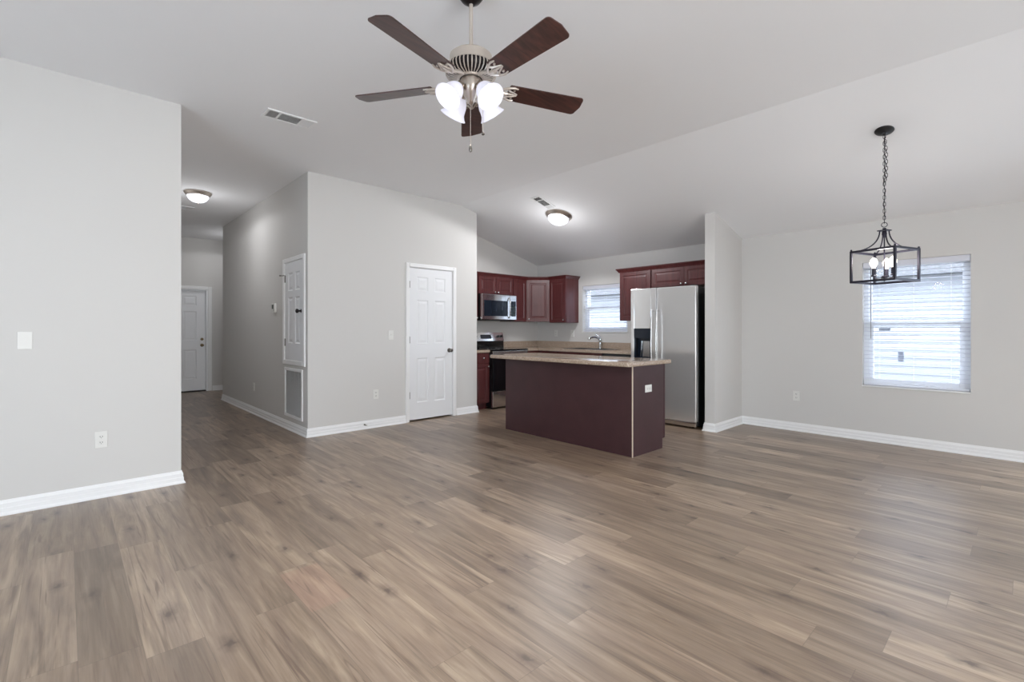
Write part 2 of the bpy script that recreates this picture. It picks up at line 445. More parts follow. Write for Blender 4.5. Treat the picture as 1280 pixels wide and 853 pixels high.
# ---------------------------------------------------------------- baseboards
BP = [(0, 0), (.026, 0), (.026, .008), (.016, .022), (.016, .046), (.0125, .052), (.0125, .078), (.009, .084), (.005, .1), (0, .1)]
def base(name, path, side, label):
    struct(MB().sweep(path, BP, side).build(name, 'trim'), label, 'baseboard')
base('baseboard_left', [(XW+.03, YL), (XH, YL), (XH, YF-.03)], -1, 'white stepped baseboard along the left wall')
base('baseboard_corridor', [(3.6, 9.6), (XC, 9.6), (XC, YP), (3.278, YP)], -1, 'white stepped baseboard wrapping the hall corner')
base('baseboard_pantry', [(4.10, YP), (XP, YP), (XP, 5.66)], -1, 'short white baseboard right of the pantry door')
base('baseboard_far', [(2.165, YF), (3.7, YF)], -1, 'white baseboard beside the entry door')
base('baseboard_wing', [(5.95, 2.672), (5.69, 2.672), (5.69, 2.55), (XR, 2.55), (XR, -.48)], -1, 'white stepped baseboard along the dining wall')

# ---------------------------------------------------------------- doors
def six_panels(x0, x1, z0, z1):
    w = x1-x0; st = .118*w/.7; cn = .105*w/.7; pw = (w-2*st-cn)/2; h = z1-z0
    rows = [(.125, .40), (.495, .80), (.852, .938)]
    rows = [(.110, .405), (.500, .790), (.850, .945)]
    out = []
    for a, b_ in rows:
        for q in (x0+st, x0+st+pw+cn): out.append((q, q+pw, z0+a*h, z0+b_*h))
    return out
CAS = [(0, 0), (.014, 0), (.018, .006), (.018, .05), (.012, .058), (0, .06)]
def casing(F, u0, u1, v0, v1, bottom=False, w=.06):
    b = MB()
    def bar(a, c, d, e):
        t = bmesh.new(); pts = [(a, d), (c, d), (c, e), (a, e)]
        lo = [t.verts.new(F(x, y, 0)) for x, y in pts]; md = [t.verts.new(F(x, y, .012)) for x, y in pts]
        i_ = .006; up = [t.verts.new(F(x+(i_ if x == a else -i_), y+(i_ if y == d else -i_), .018)) for x, y in pts]
        for A, B in ((lo, md), (md, up)):
            for i in range(4): t.faces.new((A[i], A[(i+1) % 4], B[(i+1) % 4], B[i]))
        t.faces.new(up); t.faces.new(lo); bmesh.ops.recalc_face_normals(t, faces=t.faces[:]); b._merge(t)
    bar(u0-w, u0, v0 if not bottom else v0-w, v1+w); bar(u1, u1+w, v0 if not bottom else v0-w, v1+w)
    bar(u0, u1, v1, v1+w)
    if bottom: bar(u0, u1, v0-w, v0)
    return b
def knob_set(parent, F, u, v, w, m, name='door_knob', r=.026):
    b = MB(); P = Vector(F(u, v, w)); D = (Vector(F(u, v, w+1))-P).normalized()
    M = Matrix.Translation(P) @ Vector((0, 0, 1)).rotation_difference(D).to_matrix().to_4x4()
    b.lathe([(0, 0), (r*1.2, 0), (r*1.2, .004), (r*.9, .008), (r*.42, .010), (r*.40, .030), (r*.75, .038), (r, .050), (r*.95, .060), (r*.6, .067), (0, .068)], 24, M)
    return b.build(name, m, parent, smooth=True)
# pantry door
Fp = lambda u, v, w: (u, YP+.03-w, v)
d = thing('door_1', 'white closed six-panel pantry door with three hinges', 'door', (3.69, YP, 0), kind='structure')
MB().paneled(3.341, 4.036, .022, 2.052, six_panels(3.341, 4.036, .022, 2.052), .035, lambda u, v, w: (u, YP+.045-w, v)).build('door_slab', 'door_paint', d)
jb = MB().box(DX0, 3.337, YP, YP+.11, 0, DZ).box(4.04, DX1, YP, YP+.11, 0, DZ).box(3.337, 4.04, YP, YP+.11, 2.056, DZ)
jb.build('door_jamb', 'trim', d)
casing(lambda u, v, w: (u, YP-w, v), DX0+.008, DX1-.008, 0, DZ-.006, w=.052).build('door_casing', 'trim', d)
knob_set(d, lambda u, v, w: (u, YP+.01-w, v), 3.985, .935, 0, 'hinge')
for z in (1.83, 1.09, .35):
    MB().cone((3.339, YP+.006, z-.045), (3.339, YP+.006, z+.045), .007).box(3.34, 3.352, YP+.006, YP+.011, z-.045, z+.045).build('hinge', 'hinge', d)
# utility closet door set high in the hall wall
Fu = lambda u, v, w: (XC-w, u, v)
d = thing('door_2', 'small raised four-panel closet door above the return grille', 'door', (XC, 6.02, UZ0), kind='structure')
y0, y1, z0, z1 = UY0+.012, UY1-.012, UZ0+.012, UZ1-.012
st, cn = .11, .085; pw = (y1-y0-2*st-cn)/2
pn = []
for a, b_ in ((z0+.20, z0+.76), (z0+.84, z0+1.06)):
    for q in (y0+st, y0+st+pw+cn): pn.append((q, q+pw, a, b_))
MB().paneled(y0, y1, z0, z1, pn, .035, lambda u, v, w: (XC+.03-w, u, v)).build('door_slab', 'door_paint', d)
jb = MB().box(XC, XC+.11, UY0, UY0+.01, UZ0, UZ1).box(XC, XC+.11, UY1-.01, UY1, UZ0, UZ1).box(XC, XC+.11, UY0, UY1, UZ1-.01, UZ1).box(XC, XC+.11, UY0, UY1, UZ0, UZ0+.01)
jb.build('door_jamb', 'trim', d)
casing(Fu, UY0+.004, UY1-.004, UZ0+.004, UZ1-.004, True, .055).build('door_casing', 'trim', d)
knob_set(d, Fu, y0+.07, 1.446, -.003, 'dark_bronze')
for z in (1.86, 1.07):
    MB().cone((XC-.004, y1+.004, z-.045), (XC-.004, y1+.004, z+.045), .007).box(XC-.006, XC, y1-.02, y1+.02, z-.045, z+.045).build('hinge', 'hinge', d)
MB().tube([(XC-.01, y1+.01, 1.905), (XC-.035, y1+.02, 1.90), (XC-.055, y1+.02, 1.90)], .005).cone((XC-.055, y1+.02, 1.90), (XC-.065, y1+.02, 1.90), .010).build('hinge_pin_stop', 'hinge', d)
# entry door
d = thing('door_3', 'grey-white six-panel entry door at the end of the hall', 'door', (1.63, YF, 0), kind='structure')
Fe = lambda u, v, w: (u, YF+.11-w, v)
MB().paneled(1.175, 2.055, .021, 2.0, six_panels(1.175, 2.055, .03, 2.0), .045, Fe).build('door_slab', 'door_paint', d)
MB().box(EX0, 1.173, YF, YF+.14, 0, EZ).box(2.058, EX1, YF, YF+.14, 0, EZ).box(1.173, 2.058, YF, YF+.14, 2.003, EZ).build('door_jamb', 'door_paint', d)
casing(lambda u, v, w: (u, YF-w, v), EX0+.006, EX1-.006, 0, EZ-.006, w=.062).build('door_casing', 'trim', d)
MB().box(1.173, 2.058, YF-.01, YF+.14, 0, .022, .004).build('threshold', 'duct', d)
knob_set(d, Fe, 2.0, .915, .045, 'brass')
b = MB(); b.cone((2.0, YF+.066, 1.035), (2.0, YF+.045, 1.035), .028, .024).box(1.996, 2.004, YF+.032, YF+.046, 1.02, 1.05); b.build('deadbolt', 'brass', d)
MB().cone((1.615, YF+.067, 1.54), (1.615, YF+.06, 1.54), .012).build('peephole', 'chrome', d)

# ---------------------------------------------------------------- windows + blinds
def window(name, y0, y1, z0, z1, label, blabel, rail):
    d = thing(name, label, 'window', (XR+.08, (y0+y1)/2, z0), kind='structure')
    fx0, fx1 = XR+.085, XR+.15
    MB().box(fx0, fx1, y0, y0+.045, z0, z1).box(fx0, fx1, y1-.045, y1, z0, z1).box(fx0, fx1, y0+.045, y1-.045, z1-.045, z1).box(fx0, fx1, y0+.045, y1-.045, z0, z0+.045).build('window_frame', 'vinyl', d)
    # lower sash sits inward of the upper one
    b = MB(); a0, a1, c0, c1 = y0+.045, y1-.045, z0+.045, rail+.022
    b.box(fx0+.005, fx0+.03, a0, a0+.04, c0, c1, .002).box(fx0+.005, fx0+.03, a1-.04, a1, c0, c1, .002).box(fx0+.005, fx0+.03, a0+.04, a1-.04, c0, c0+.04, .002).box(fx0+.005, fx0+.03, a0+.04, a1-.04, c1-.05, c1, .002)
    lo = b.build('lower_sash', 'vinyl', d)
    MB().box(fx0+.015, fx0+.019, a0+.038, a1-.038, c0+.038, c1-.048).build('pane', 'glass', lo)
    b = MB(); c0, c1 = rail-.02, z1-.045
    b.box(fx0+.034, fx0+.058, a0, a0+.022, c0, c1, .002).box(fx0+.034, fx0+.058, a1-.022, a1, c0, c1, .002).box(fx0+.034, fx0+.058, a0+.022, a1-.022, c0, c0+.04, .002).box(fx0+.034, fx0+.058, a0+.022, a1-.022, c1-.022, c1, .002)
    up = b.build('upper_sash', 'vinyl', d)
    MB().box(fx0+.044, fx0+.048, a0+.02, a1-.02, c0+.038, c1-.02).build('pane', 'glass', up)
    MB().box(XR-.018, fx0, y0-.0, y1+.0, z0-.0, z0+.012, .003).build('window_sill', 'trim', d)
    # blind
    n = thing('window_blind', blabel, 'blind', (XR+.045, (y0+y1)/2, z1))
    xb = XR+.048; a0, a1 = y0+.006, y1-.006
    MB().box(xb-.028, xb+.028, a0, a1, z1-.045, z1-.002, .003).build('headrail', 'slat', n)
    MB().box(xb-.034, xb-.029, a0-.002, a1+.002, z1-.062, z1-.001, .002).build('valance', 'slat', n)
    b = MB(); z = z1-.075
    while z > z0+.055:
        M = Matrix.Translation((xb, 0, z)) @ Matrix.Rotation(radians(6), 4, 'Y')
        b.prism([(-.025, 0), (-.024, .0016), (-.012, .0026), (0, .0034), (.012, .003), (.024, .0016), (.025, 0), (.024, -.0006), (.012, .0004), (0, .0008), (-.012, .0004), (-.024, -.0006)],
                a0+.003, a1-.003, M @ Matrix(((1, 0, 0, 0), (0, 0, 1, 0), (0, 1, 0, 0), (0, 0, 0, 1))))
        z -= .0430
    b.build('slats', 'slat', n)
    MB().box(xb-.025, xb+.025, a0+.003, a1-.003, z0+.016, z0+.034, .003).build('bottom_rail', 'slat', n)
    b = MB()
    for yy in (a0+.14, (a0+a1)/2, a1-.14):
        for dx in (-.026, .026): b.cone((xb+dx, yy, z0+.03), (xb+dx, yy, z1-.05), .0009, seg=5)
    b.build('ladder_cords', 'plastic_white', n)
    return d, n
d1, n1 = window('window_1', W1[0], W1[1], W1[2], WZ1, 'white single-hung dining window behind an open blind', 'white horizontal-slat blind in the dining window behind the lantern', 1.30)
MB().cone((XR+.012, W1[1]-.075, 1.13), (XR+.012, W1[1]-.075, WZ1-.06), .0045, seg=8).build('tilt_wand', 'plastic_grey', n1)
lo = [o for o in bpy.data.objects if o.parent == d1 and o.name.startswith('lower_sash')][0]
MB().box(XR+.097, XR+.0985, 1.02, 1.12, 1.215, 1.245).box(XR+.097, XR+.0985, .905, .955, .88, .99).build('glass_sticker', 'sticker', lo, label='grey stickers on the glass')
d2, n2 = window('window_2', W2[0], W2[1], W2[2], WZ1, 'white kitchen window above the sink behind an open blind', 'white horizontal-slat blind in the kitchen window above the sink', 1.60)

# ---------------------------------------------------------------- outside
g_ = MB().box(XR+.25, 40, -25, 35, -.35, -.25); tag(g_.build('lawn', 'ground'), 'grass outside the windows', 'lawn', kind='structure')
h = thing('neighbour_house', 'pale grey house seen through the kitchen window blind', 'house', (14, 4, -.25))
b = MB().box(11.9, 18, -9, 16, -.25, 2.45)
for i in range(17): b.box(11.885, 11.9, -9, 16, -.25+i*.155, -.25+i*.155+.02)
b.build('wall', 'siding', h)
b = MB()
t_ = bmesh.new(); q_ = [(11.5, 2.25), (11.5, 2.42), (14.9, 4.0), (18.4, 2.42), (18.4, 2.25)]
va = [t_.verts.new((x, -9.3, z)) for x, z in q_]; vb = [t_.verts.new((x, 16.3, z)) for x, z in q_]
for i in range(5): t_.faces.new((va[i], va[(i+1) % 5], vb[(i+1) % 5], vb[i]))
t_.faces.new(va); t_.faces.new(vb); bmesh.ops.recalc_face_normals(t_, faces=t_.faces[:]); b._merge(t_)
b.build('roof', 'roofing', h)

# ---------------------------------------------------------------- electrical plates
def plate(kind, F, label, cat, name, w=.072, hh=.118, horiz=False, loc=None, mat_='plastic_white', group=None):
    L = Vector(F(0, 0, 0))
    t = thing(name, label, cat, L, group=group)
    G = (lambda u, v, q: F(v, u, q)) if horiz else F
    def bx(b, u0, u1, v0, v1, w0, w1, bev=0):
        A, B = Vector(G(u0, v0, w0)), Vector(G(u1, v1, w1))
        b.box(min(A.x, B.x), max(A.x, B.x), min(A.y, B.y), max(A.y, B.y), min(A.z, B.z), max(A.z, B.z), bev)
    b = MB(); bx(b, -w/2, w/2, -hh/2, hh/2, 0, .006, .002); b.build('cover_plate', mat_, t)
    if kind == 'switch':
        b = MB(); bx(b, -.006, .006, -.012, .012, .006, .008); bx(b, -.004, .004, .0, .010, .008, .018); b.build('toggle', mat_, t)
    else:
        for s in (-1, 1):
            b = MB(); bx(b, -.017, .017, s*.021-.014, s*.021+.014, .006, .0085, .002); r = b.build('receptacle', mat_, t)
            b = MB(); bx(b, -.008, -.005, s*.021-.003, s*.021+.007, .0085, .0090); bx(b, .005, .008, s*.021-.003, s*.021+.007, .0085, .0090); bx(b, -.002, .002, s*.021-.010, s*.021-.006, .0085, .0090)
            b.build('slots', 'slot', r)
    return t
def onY(x, y, z): return lambda u, v, w: (x+u, y-w, z+v)
def onX(x, y, z): return lambda u, v, w: (x-w, y+u, z+v)
plate('switch', onY(-.2, YL, 1.155), 'white toggle light switch high on the left wall', 'light switch', 'light_switch')
plate('switch', onY(3.065, YP, 1.157), 'white light switch left of the pantry door', 'light switch', 'light_switch')
plate('outlet', onY(.193, YL, .424), 'white wall outlet low on the left wall near the hall opening', 'outlet', 'wall_outlet')
plate('outlet', onY(2.855, YP, .416), 'white wall outlet left of the pantry door', 'outlet', 'wall_outlet')
plate('outlet', onX(XC, 7.70, .39), 'white wall outlet low on the shaded hall wall', 'outlet', 'wall_outlet')
plate('outlet', onX(XR, 1.91, .425), 'white wall outlet on the dining wall left of the window', 'outlet', 'wall_outlet')
plate('outlet', onX(XR, 5.80, 1.16), 'white outlet on kitchen wall nearest the corner', 'outlet', 'wall_outlet')
plate('switch', onX(XR, 5.42, 1.16), 'white switch on kitchen wall nearest the kitchen window', 'light switch', 'light_switch')
# thermostat
t = thing('thermostat', 'small white thermostat on the hall wall beside the closet door', 'thermostat', (XC, 6.74, 1.51))
MB().box(XC-.026, XC, 6.68, 6.80, 1.45, 1.57, .004).build('housing', 'plastic_white', t)
MB().box(XC-.028, XC-.024, 6.72, 6.785, 1.50, 1.555).build('display', 'lcd', t)
MB().box(XC-.030, XC-.024, 6.70, 6.712, 1.47, 1.50, .002).build('button', 'plastic_grey', t)
# return grille
t = thing('return_air_grille', 'white louvered return air grille low on the hall wall', 'vent', (XC, 6.03, .46))
b = MB(); a0, a1, c0, c1 = GY0-.02, GY1+.02, GZ0-.025, GZ1+.025
b.box(XC-.014, XC-.0, a0, a0+.035, c0, c1, .003).box(XC-.014, XC, a1-.035, a1, c0, c1, .003).box(XC-.014, XC, a0+.035, a1-.035, c0, c0+.035, .003).box(XC-.014, XC, a0+.035, a1-.035, c1-.035, c1, .003)
b.build('frame', 'trim', t)
b = MB(); z = c0+.045
while z < c1-.04:
    b.box(-.010, .010, a0+.035, a1-.035, -.0008, .0008, M=Matrix.Translation((XC-.001, 0, z)) @ Matrix.Rotation(radians(-12), 4, 'Y')); z += .0125
for yy in (a0+.035+(a1-a0-.07)*i/4 for i in (1, 2, 3)): b.box(XC+.006, XC+.012, yy-.002, yy+.002, c0+.035, c1-.035)
b.build('louvers', 'trim', t)
MB().box(XC+.05, XC+.06, GY0, GY1, GZ0, GZ1).build('filter', 'filter', t)
# door stop on the baseboard
t = thing('door_stop', 'small dark spring door stop on the baseboard left of the pantry door', 'door stop', (2.70, YP-.015, .055))
b = MB(); b.cone((2.70, YP-.012, .055), (2.70, YP-.018, .055), .011)
b.tube([(2.70+.006*cos(a*.9), YP-.018-.0009*a, .055+.006*sin(a*.9)) for a in range(60)], .0014, 5); b.build('spring', 'hinge', t)
MB().cone((2.70, YP-.072, .055), (2.70, YP-.085, .055), .008).build('tip', 'plastic_white', t)

# ---------------------------------------------------------------- ceiling registers
def register(name, cx, cy, lx, ly, label, ang=0, light_end=True):
    z = zc(cx); R = Matrix.Rotation(ang, 4, 'Y')
    t = thing(name, label, 'vent', (cx, cy, z), R)
    b = MB(); fx, fy = lx/2, ly/2; w = .022
    for q in ((-fx, fx, -fy, -fy+w), (-fx, fx, fy-w, fy), (-fx, -fx+w, -fy+w, fy-w), (fx-w, fx, -fy+w, fy-w), (-fx+.105*lx/.4, -fx+.118*lx/.4, -fy+w, fy-w), (fx-.118*lx/.4, fx-.105*lx/.4, -fy+w, fy-w)):
        b.box(q[0], q[1], q[2], q[3], -.010, -.0005, .002)
    b.build('frame', 'trim', t, local=True)
    MB().box(-fx+w, fx-w, -fy+w, fy-w, -.002, -.0006).build('duct_opening', 'duct', t, local=True)
    b = MB(); e0, e1 = -fx+.118*lx/.4, fx-.118*lx/.4
    y = -fy+w+.006
    while y < fy-w-.004:
        b.box(e0, e1, -.0035, .0035, -.0005, .0005, M=Matrix.Translation((0, y, -.0065)) @ Matrix.Rotation(radians(28), 4, 'X')); y += .012
    for s, x0, x1 in ((1, fx-.105*lx/.4, fx-w), (-1, -fx+w, -fx+.105*lx/.4)):
        x = x0+.006
        while x < x1-.002:
            b.box(-.0055, .0055, -fy+w, fy-w, -.0005, .0005, M=Matrix.Translation((x, 0, -.0065)) @ Matrix.Rotation(radians(38*s), 4, 'Y')); x += .0105
    b.build('louvers', 'trim', t, local=True)
    return t
SA = atan2(SL, 1)
register('ceiling_vent', 1.40, 4.29, .40, .19, 'white ceiling register left of the ceiling fan')
register('ceiling_vent', 4.64, 4.365, .36, .16, 'white ceiling register beside the kitchen dome light', SA)
register('ceiling_vent', 1.22, 8.45, .36, .18, 'white ceiling register at the back of the hall ceiling')

# ---------------------------------------------------------------- dome lights
def dome(cx, cy, R, label, ang=0, power=6, up=.3):
    z = zc(cx); Q = Matrix.Rotation(ang, 4, 'Y')
    t = thing('dome_light', label, 'ceiling light', (cx, cy, z), Q)
    MB().lathe([(0, 0), (R*.96, 0), (R, -.006), (R, -.014), (R*.97, -.018), (R*.93, -.030), (R*.86, -.044), (R*.80, -.050), (R*.78, -.046), (R*.78, -.03), (0, -.03)], 48).build('metal_base', 'nickel', t, local=True, smooth=True)
    MB().lathe([(R*.79, -.044), (R*.78, -.058), (R*.72, -.082), (R*.60, -.105), (R*.42, -.124), (R*.2, -.134), (0, -.136)], 48).build('glass_bowl', 'dome_glass', t, local=True, smooth=True)
    MB().lathe([(0, -.134), (.010, -.136), (.011, -.142), (.006, -.147), (.008, -.152), (0, -.158)], 16).build('finial', 'nickel', t, local=True, smooth=True)
    for kind, p, z in (('SPOT', power, -.18), ('POINT', power*up, -.42)):
        l = bpy.data.lights.new('dome_lamp', kind); l.energy = p; l.color = (.96, .97, 1); l.shadow_soft_size = .12
        if kind == 'SPOT': l.spot_size = radians(176); l.spot_blend = .1
        o = bpy.data.objects.new('dome_lamp', l); C.objects.link(o); o.parent = t; o.location = (0, 0, z)
    return t
dome(1.275, 7.42, .158, 'lit frosted dome light on the hall ceiling', power=13)
dome(5.0, 4.42, .186, 'lit frosted dome light on the sloped kitchen ceiling', SA, 52, .12)
dome(2.33, 10.3, .158, 'lit dome light past the hall corner, mostly hidden', power=8)

# ---------------------------------------------------------------- ceiling fan
FX, FY = 1.58, 2.017
fan = thing('ceiling_fan', 'five-blade ceiling fan with dark wood blades and four lit tulip shades', 'ceiling fan', (FX, FY, ZC))
# local z measured from the ceiling
MB().lathe([(0, 0), (.068, 0), (.070, -.012), (.066, -.030), (.050, -.052), (.030, -.066), (.018, -.072), (0, -.072)], 32).build('canopy', 'dark_bronze', fan, local=True, smooth=True)
MB().cone((0, 0, -.068), (0, 0, -.34), .0105, seg=20).build('downrod', 'nickel_cream', fan, local=True, smooth=True)
MB().lathe([(0, -.334), (.030, -.335), (.080, -.337), (.102, -.342), (.113, -.352), (.115, -.392), (.118, -.402), (.0, -.408)], 48).build('motor_housing', 'nickel_cream', fan, local=True, smooth=True)
# vented lower ring
b = MB().lathe([(0, -.402), (.114, -.402), (.128, -.410), (.134, -.426), (.130, -.446), (.114, -.460), (.070, -.466), (0, -.468)], 48)
vr = b.build('motor_vent_ring', 'dark_bronze', fan, local=True, smooth=True, label='dark slotted ring under the motor')
b = MB()
for i in range(40):
    a = 2*pi*i/40; R = Matrix.Rotation(a, 4, 'Z')
    b.tube([R @ Vector((r, 0, z)) for r, z in ((.116, -.402), (.130, -.410), (.136, -.426), (.132, -.447), (.116, -.462), (.072, -.469))], .0032, 5)
b.lathe([(.062, -.464), (.076, -.462), (.072, -.473), (.060, -.474)], 40, close=True)
b.build('vent_ribs', 'nickel_cream', vr, local=True)
# light kit body
MB().lathe([(0, -.466), (.048, -.468), (.057, -.478), (.057, -.510), (.052, -.532), (.040, -.554), (.028, -.572), (.020, -.59), (.012, -.602), (0, -.606)], 32).build('light_kit', 'nickel', fan, local=True, smooth=True)
ZB = -.50
for i in range(5):
    phi = radians(-4.4+72*i); ang = pi/2-(TH+phi)
    R = Matrix.Rotation(ang, 4, 'Z') @ Matrix.Translation((0, 0, ZB))
    P = R @ Matrix.Rotation(radians(-12.5), 4, 'X')
    # blade
    pts = []
    def corner(cx, cy, r, a0, a1): 
        for q in range(7):
            a = a0+(a1-a0)*q/6; pts.append((cx+r*cos(a), cy+r*sin(a)))
    corner(.655-.022, -.071+.022, .022, -pi/2, 0); pts.append((.664, 0)); corner(.655-.022, .071-.022, .022, 0, pi/2)
    corner(.215, .050, .008, pi/2, pi); corner(.215, -.050, .008, pi, 1.5*pi)
    bl = MB().prism(pts, -.003, .003, P, bev=.0012).build('fan_blade', 'blade_wood', fan, local=True)
    # scrolled iron
    b = MB()
    b.tube([R @ Vector(p) for p in ((.070, 0, .030), (.105, 0, .026), (.140, 0, .010), (.175, 0, -.006), (.205, 0, -.010))], [.010, .010, .009, .009, .010], 8)
    for s in (-1, 1):
        b.tube([P @ Vector(p) for p in ((.155, 0, -.002), (.175, s*.022, -.006), (.200, s*.040, -.007), (.232, s*.050, -.007), (.255, s*.046, -.007))], [.007, .007, .006, .006, .004], 6)
        b.tube([P @ Vector(p) for p in ((.200, s*.040, -.007), (.212, s*.022, -.008), (.236, s*.014, -.008), (.262, s*.004, -.007))], [.006, .006, .005, .004], 6)
        b.cone(P @ Vector((.238, s*.030, -.010)), P @ Vector((.238, s*.030, -.003)), .006, seg=10)
    b.tube([P @ Vector(p) for p in ((.19, 0, -.008), (.22, 0, -.008), (.262, 0, -.007))], [.009, .007, .004], 6)
    b.build('blade_iron', 'nickel_cream', fan, local=True, smooth=True)
for i in range(4):
    phi = radians(45+90*i); ang = pi/2-(TH+phi)
    R = Matrix.Rotation(ang, 4, 'Z')
    b = MB().tube([R @ Vector(p) for p in ((.030, 0, -.520), (.055, 0, -.515), (.072, 0, -.527))], .009, 8)
    T = R @ Matrix.Translation((.072, 0, -.525)) @ Matrix.Rotation(radians(-42), 4, 'Y')
    b.lathe([(0, .006), (.022, .004), (.024, -.012), (.026, -.022), (0, -.022)], 20, T)
    arm = b.build('light_arm', 'nickel', fan, local=True, smooth=True)
    prof = [(.020, -.012), (.029, -.020), (.042, -.040), (.050, -.062), (.052, -.082), (.055, -.098), (.066, -.116), (.074, -.124)]
    inner = [(r-.003, z-.001) for r, z in reversed(prof)]
    MB().lathe(prof+inner, 32, T, close=True).build('lamp_shade', 'shade_glass', fan, local=True, smooth=True)
    b = MB().lathe([(0, -.020), (.012, -.022), (.013, -.040), (.022, -.062), (.025, -.076), (.020, -.092), (0, -.098)], 20, T)
    b.build('light_bulb', 'bulb', arm, local=True, smooth=True)
    l = bpy.data.lights.new('fan_lamp', 'SPOT'); l.energy = 26; l.color = (1, .96, .91); l.shadow_soft_size = .13; l.spot_size = radians(150); l.spot_blend = .6
    o = bpy.data.objects.new('fan_lamp', l); C.objects.link(o); o.parent = fan
    o.matrix_local = T @ Matrix.Translation((0, 0, -.135))
RC = Matrix.Rotation(pi/2-TH, 4, 'Z')   # local x = away from the camera
def chain(x, y, z0, z1, r=.0022):
    b = MB(); z = z0
    b.cone(RC @ Vector((x, y, z0)), RC @ Vector((x, y, z1)), .0011, seg=5)
    while z > z1: b.ball(RC @ Vector((x, y, z)), r, 6); z -= .006
    return b
pc = chain(-.012, .002, -.598, -.82).build('pull_chain', 'nickel_cream', fan, local=True)
MB().lathe([(0, -.818), (.004, -.822), (.0085, -.842), (.009, -.852), (.005, -.86), (0, -.862)], 12, RC @ Matrix.Translation((-.012, .002, 0))).build('chain_pull', 'hinge', pc, local=True, smooth=True)
pc = chain(.03, -.062, -.47, -.735).build('pull_chain', 'nickel_cream', fan, local=True)
MB().lathe([(0, -.733), (.003, -.736), (.008, -.745), (.008, -.752), (0, -.756)], 12, RC @ Matrix.Translation((.03, -.062, 0))).build('chain_pull', 'hinge', pc, local=True, smooth=True)

# ---------------------------------------------------------------- lantern pendant
PX, PY = 4.87, .793; PZ = zc(PX)
CZ = lambda z: z-PZ
lan = thing('lantern_pendant', 'black open-cage lantern pendant with lit bulbs hanging on a chain', 'pendant light', (PX, PY, PZ), Matrix.Rotation(atan2(-.106, .304), 4, 'Z'))
SR = Matrix.Rotation(-atan2(-.106, .304), 4, 'Z') @ Matrix.Rotation(SA, 4, 'Y')
MB().lathe([(0, 0), (.064, 0), (.066, -.006), (.060, -.014), (.035, -.022), (.014, -.026), (.010, -.040), (0, -.042)], 32, SR).build('canopy', 'black_satin', lan, local=True, smooth=True)
hs = .16; zt, zb = CZ(1.868), CZ(1.620)
b = MB(); w = .0085
for sx in (-1, 1):
    for sy in (-1, 1):
        b.box(sx*hs-w, sx*hs+w, sy*hs-w, sy*hs+w, zb-w, zt+w, .0015)
        b.ball((sx*hs, sy*hs, zt+w+.007), .008, 10)
for s in (-1, 1):
    for z in (zb, zt):
        b.box(-hs, hs, s*hs-w, s*hs+w, z-w, z+w, .0015); b.box(s*hs-w, s*hs+w, -hs, hs, z-w, z+w, .0015)
b.build('cage', 'lantern_metal', lan, local=True)
apex = CZ(2.035)
for sx in (-1, 1):
    for sy in (-1, 1):
        pts = []
        for q in range(13):
            s = q/12; r = .022+(hs-.022)*(s**1.9); z = apex-.004+(zt+.006-apex)*(1-(1-s)**1.75)
            pts.append((sx*r, sy*r, z))
        MB().tube(pts, .0055, 6).build('curved_arm', 'lantern_metal', lan, local=True, smooth=True)
MB().box(-.036, .036, -.036, .036, apex-.006, apex+.002, .002).lathe([(0, apex+.02), (.012, apex+.018), (.014, apex), (.018, apex-.03), (.010, apex-.06), (0, apex-.062)], 20).build('top_cap', 'lantern_metal', lan, local=True)
# stem and lower cross carrying the candles
b = MB().cone((0, 0, apex-.05), (0, 0, zb+.01), .005, seg=10)
b.lathe([(0, zb+.05), (.016, zb+.046), (.022, zb+.03), (.016, zb+.014), (.006, zb+.004), (0, zb-.004)], 20)
stem = b.build('center_stem', 'lantern_metal', lan, local=True, smooth=True)
rot0 = atan2(-.106, .304)
for fi in (289.8, 49.8, 169.8):
    # angle in (depth, lateral) camera axes -> world -> local
    dd, ll = cos(radians(fi)), sin(radians(fi))
    wx, wy = dd*sin(TH)+ll*cos(TH), dd*cos(TH)-ll*sin(TH)
    a = atan2(wy, wx)-rot0; r = .073; px, py = r*cos(a), r*sin(a)
    b = MB().tube([(0, 0, zb+.028), (px*.5, py*.5, zb+.016), (px, py, zb+.03), (px, py, zb+.045)], .004, 6)
    b.lathe([(0, .040), (.016, .042), (.017, .05), (.0125, .054), (.0125, .108), (0, .108)], 16, Matrix.Translation((px, py, zb)))
    c = b.build('candle_socket', 'lantern_metal', lan, local=True, smooth=True)
    MB().lathe([(0, .106), (.012, .108), (.014, .120), (.025, .140), (.028, .156), (.022, .175), (.010, .192), (0, .198)], 20, Matrix.Translation((px, py, zb))).build('light_bulb', 'bulb', c, local=True, smooth=True)
b = MB()
zr = apex+.045
b.tube([(.020*cos(2*pi*i/20)*-.47, .019*cos(2*pi*i/20)*.88, zr+.019*sin(2*pi*i/20)) for i in range(20)], .003, 6, closed=True)
b.build('hanging_loop', 'lantern_metal', lan, local=True, smooth=True)
b = MB(); z = zr+.030; i = 0
def link(b, x, y, z, i, L=.034, wd=.0085):
    R = Matrix.Translation((x, y, z)) @ Matrix.Rotation((i % 2)*pi/2+.4, 4, 'Z'); p = []
    for q in range(6): a = -pi/2+pi*q/5; p.append((wd*cos(a), 0, -(L/2-wd) + wd*sin(a)) if a < 0 else (wd*cos(a), 0, (L/2-wd)+wd*sin(a)))
    for q in range(6): a = pi/2+pi*q/5; p.append((wd*cos(a), 0, (L/2-wd)+wd*sin(a)) if a < pi else (wd*cos(a), 0, -(L/2-wd)+wd*sin(a)))
    b.tube(p, .0021, 5, M=R, closed=True)
while z < -.045:
    link(b, 0, 0, z, i); z += .0275; i += 1
z = -.07; i = 0
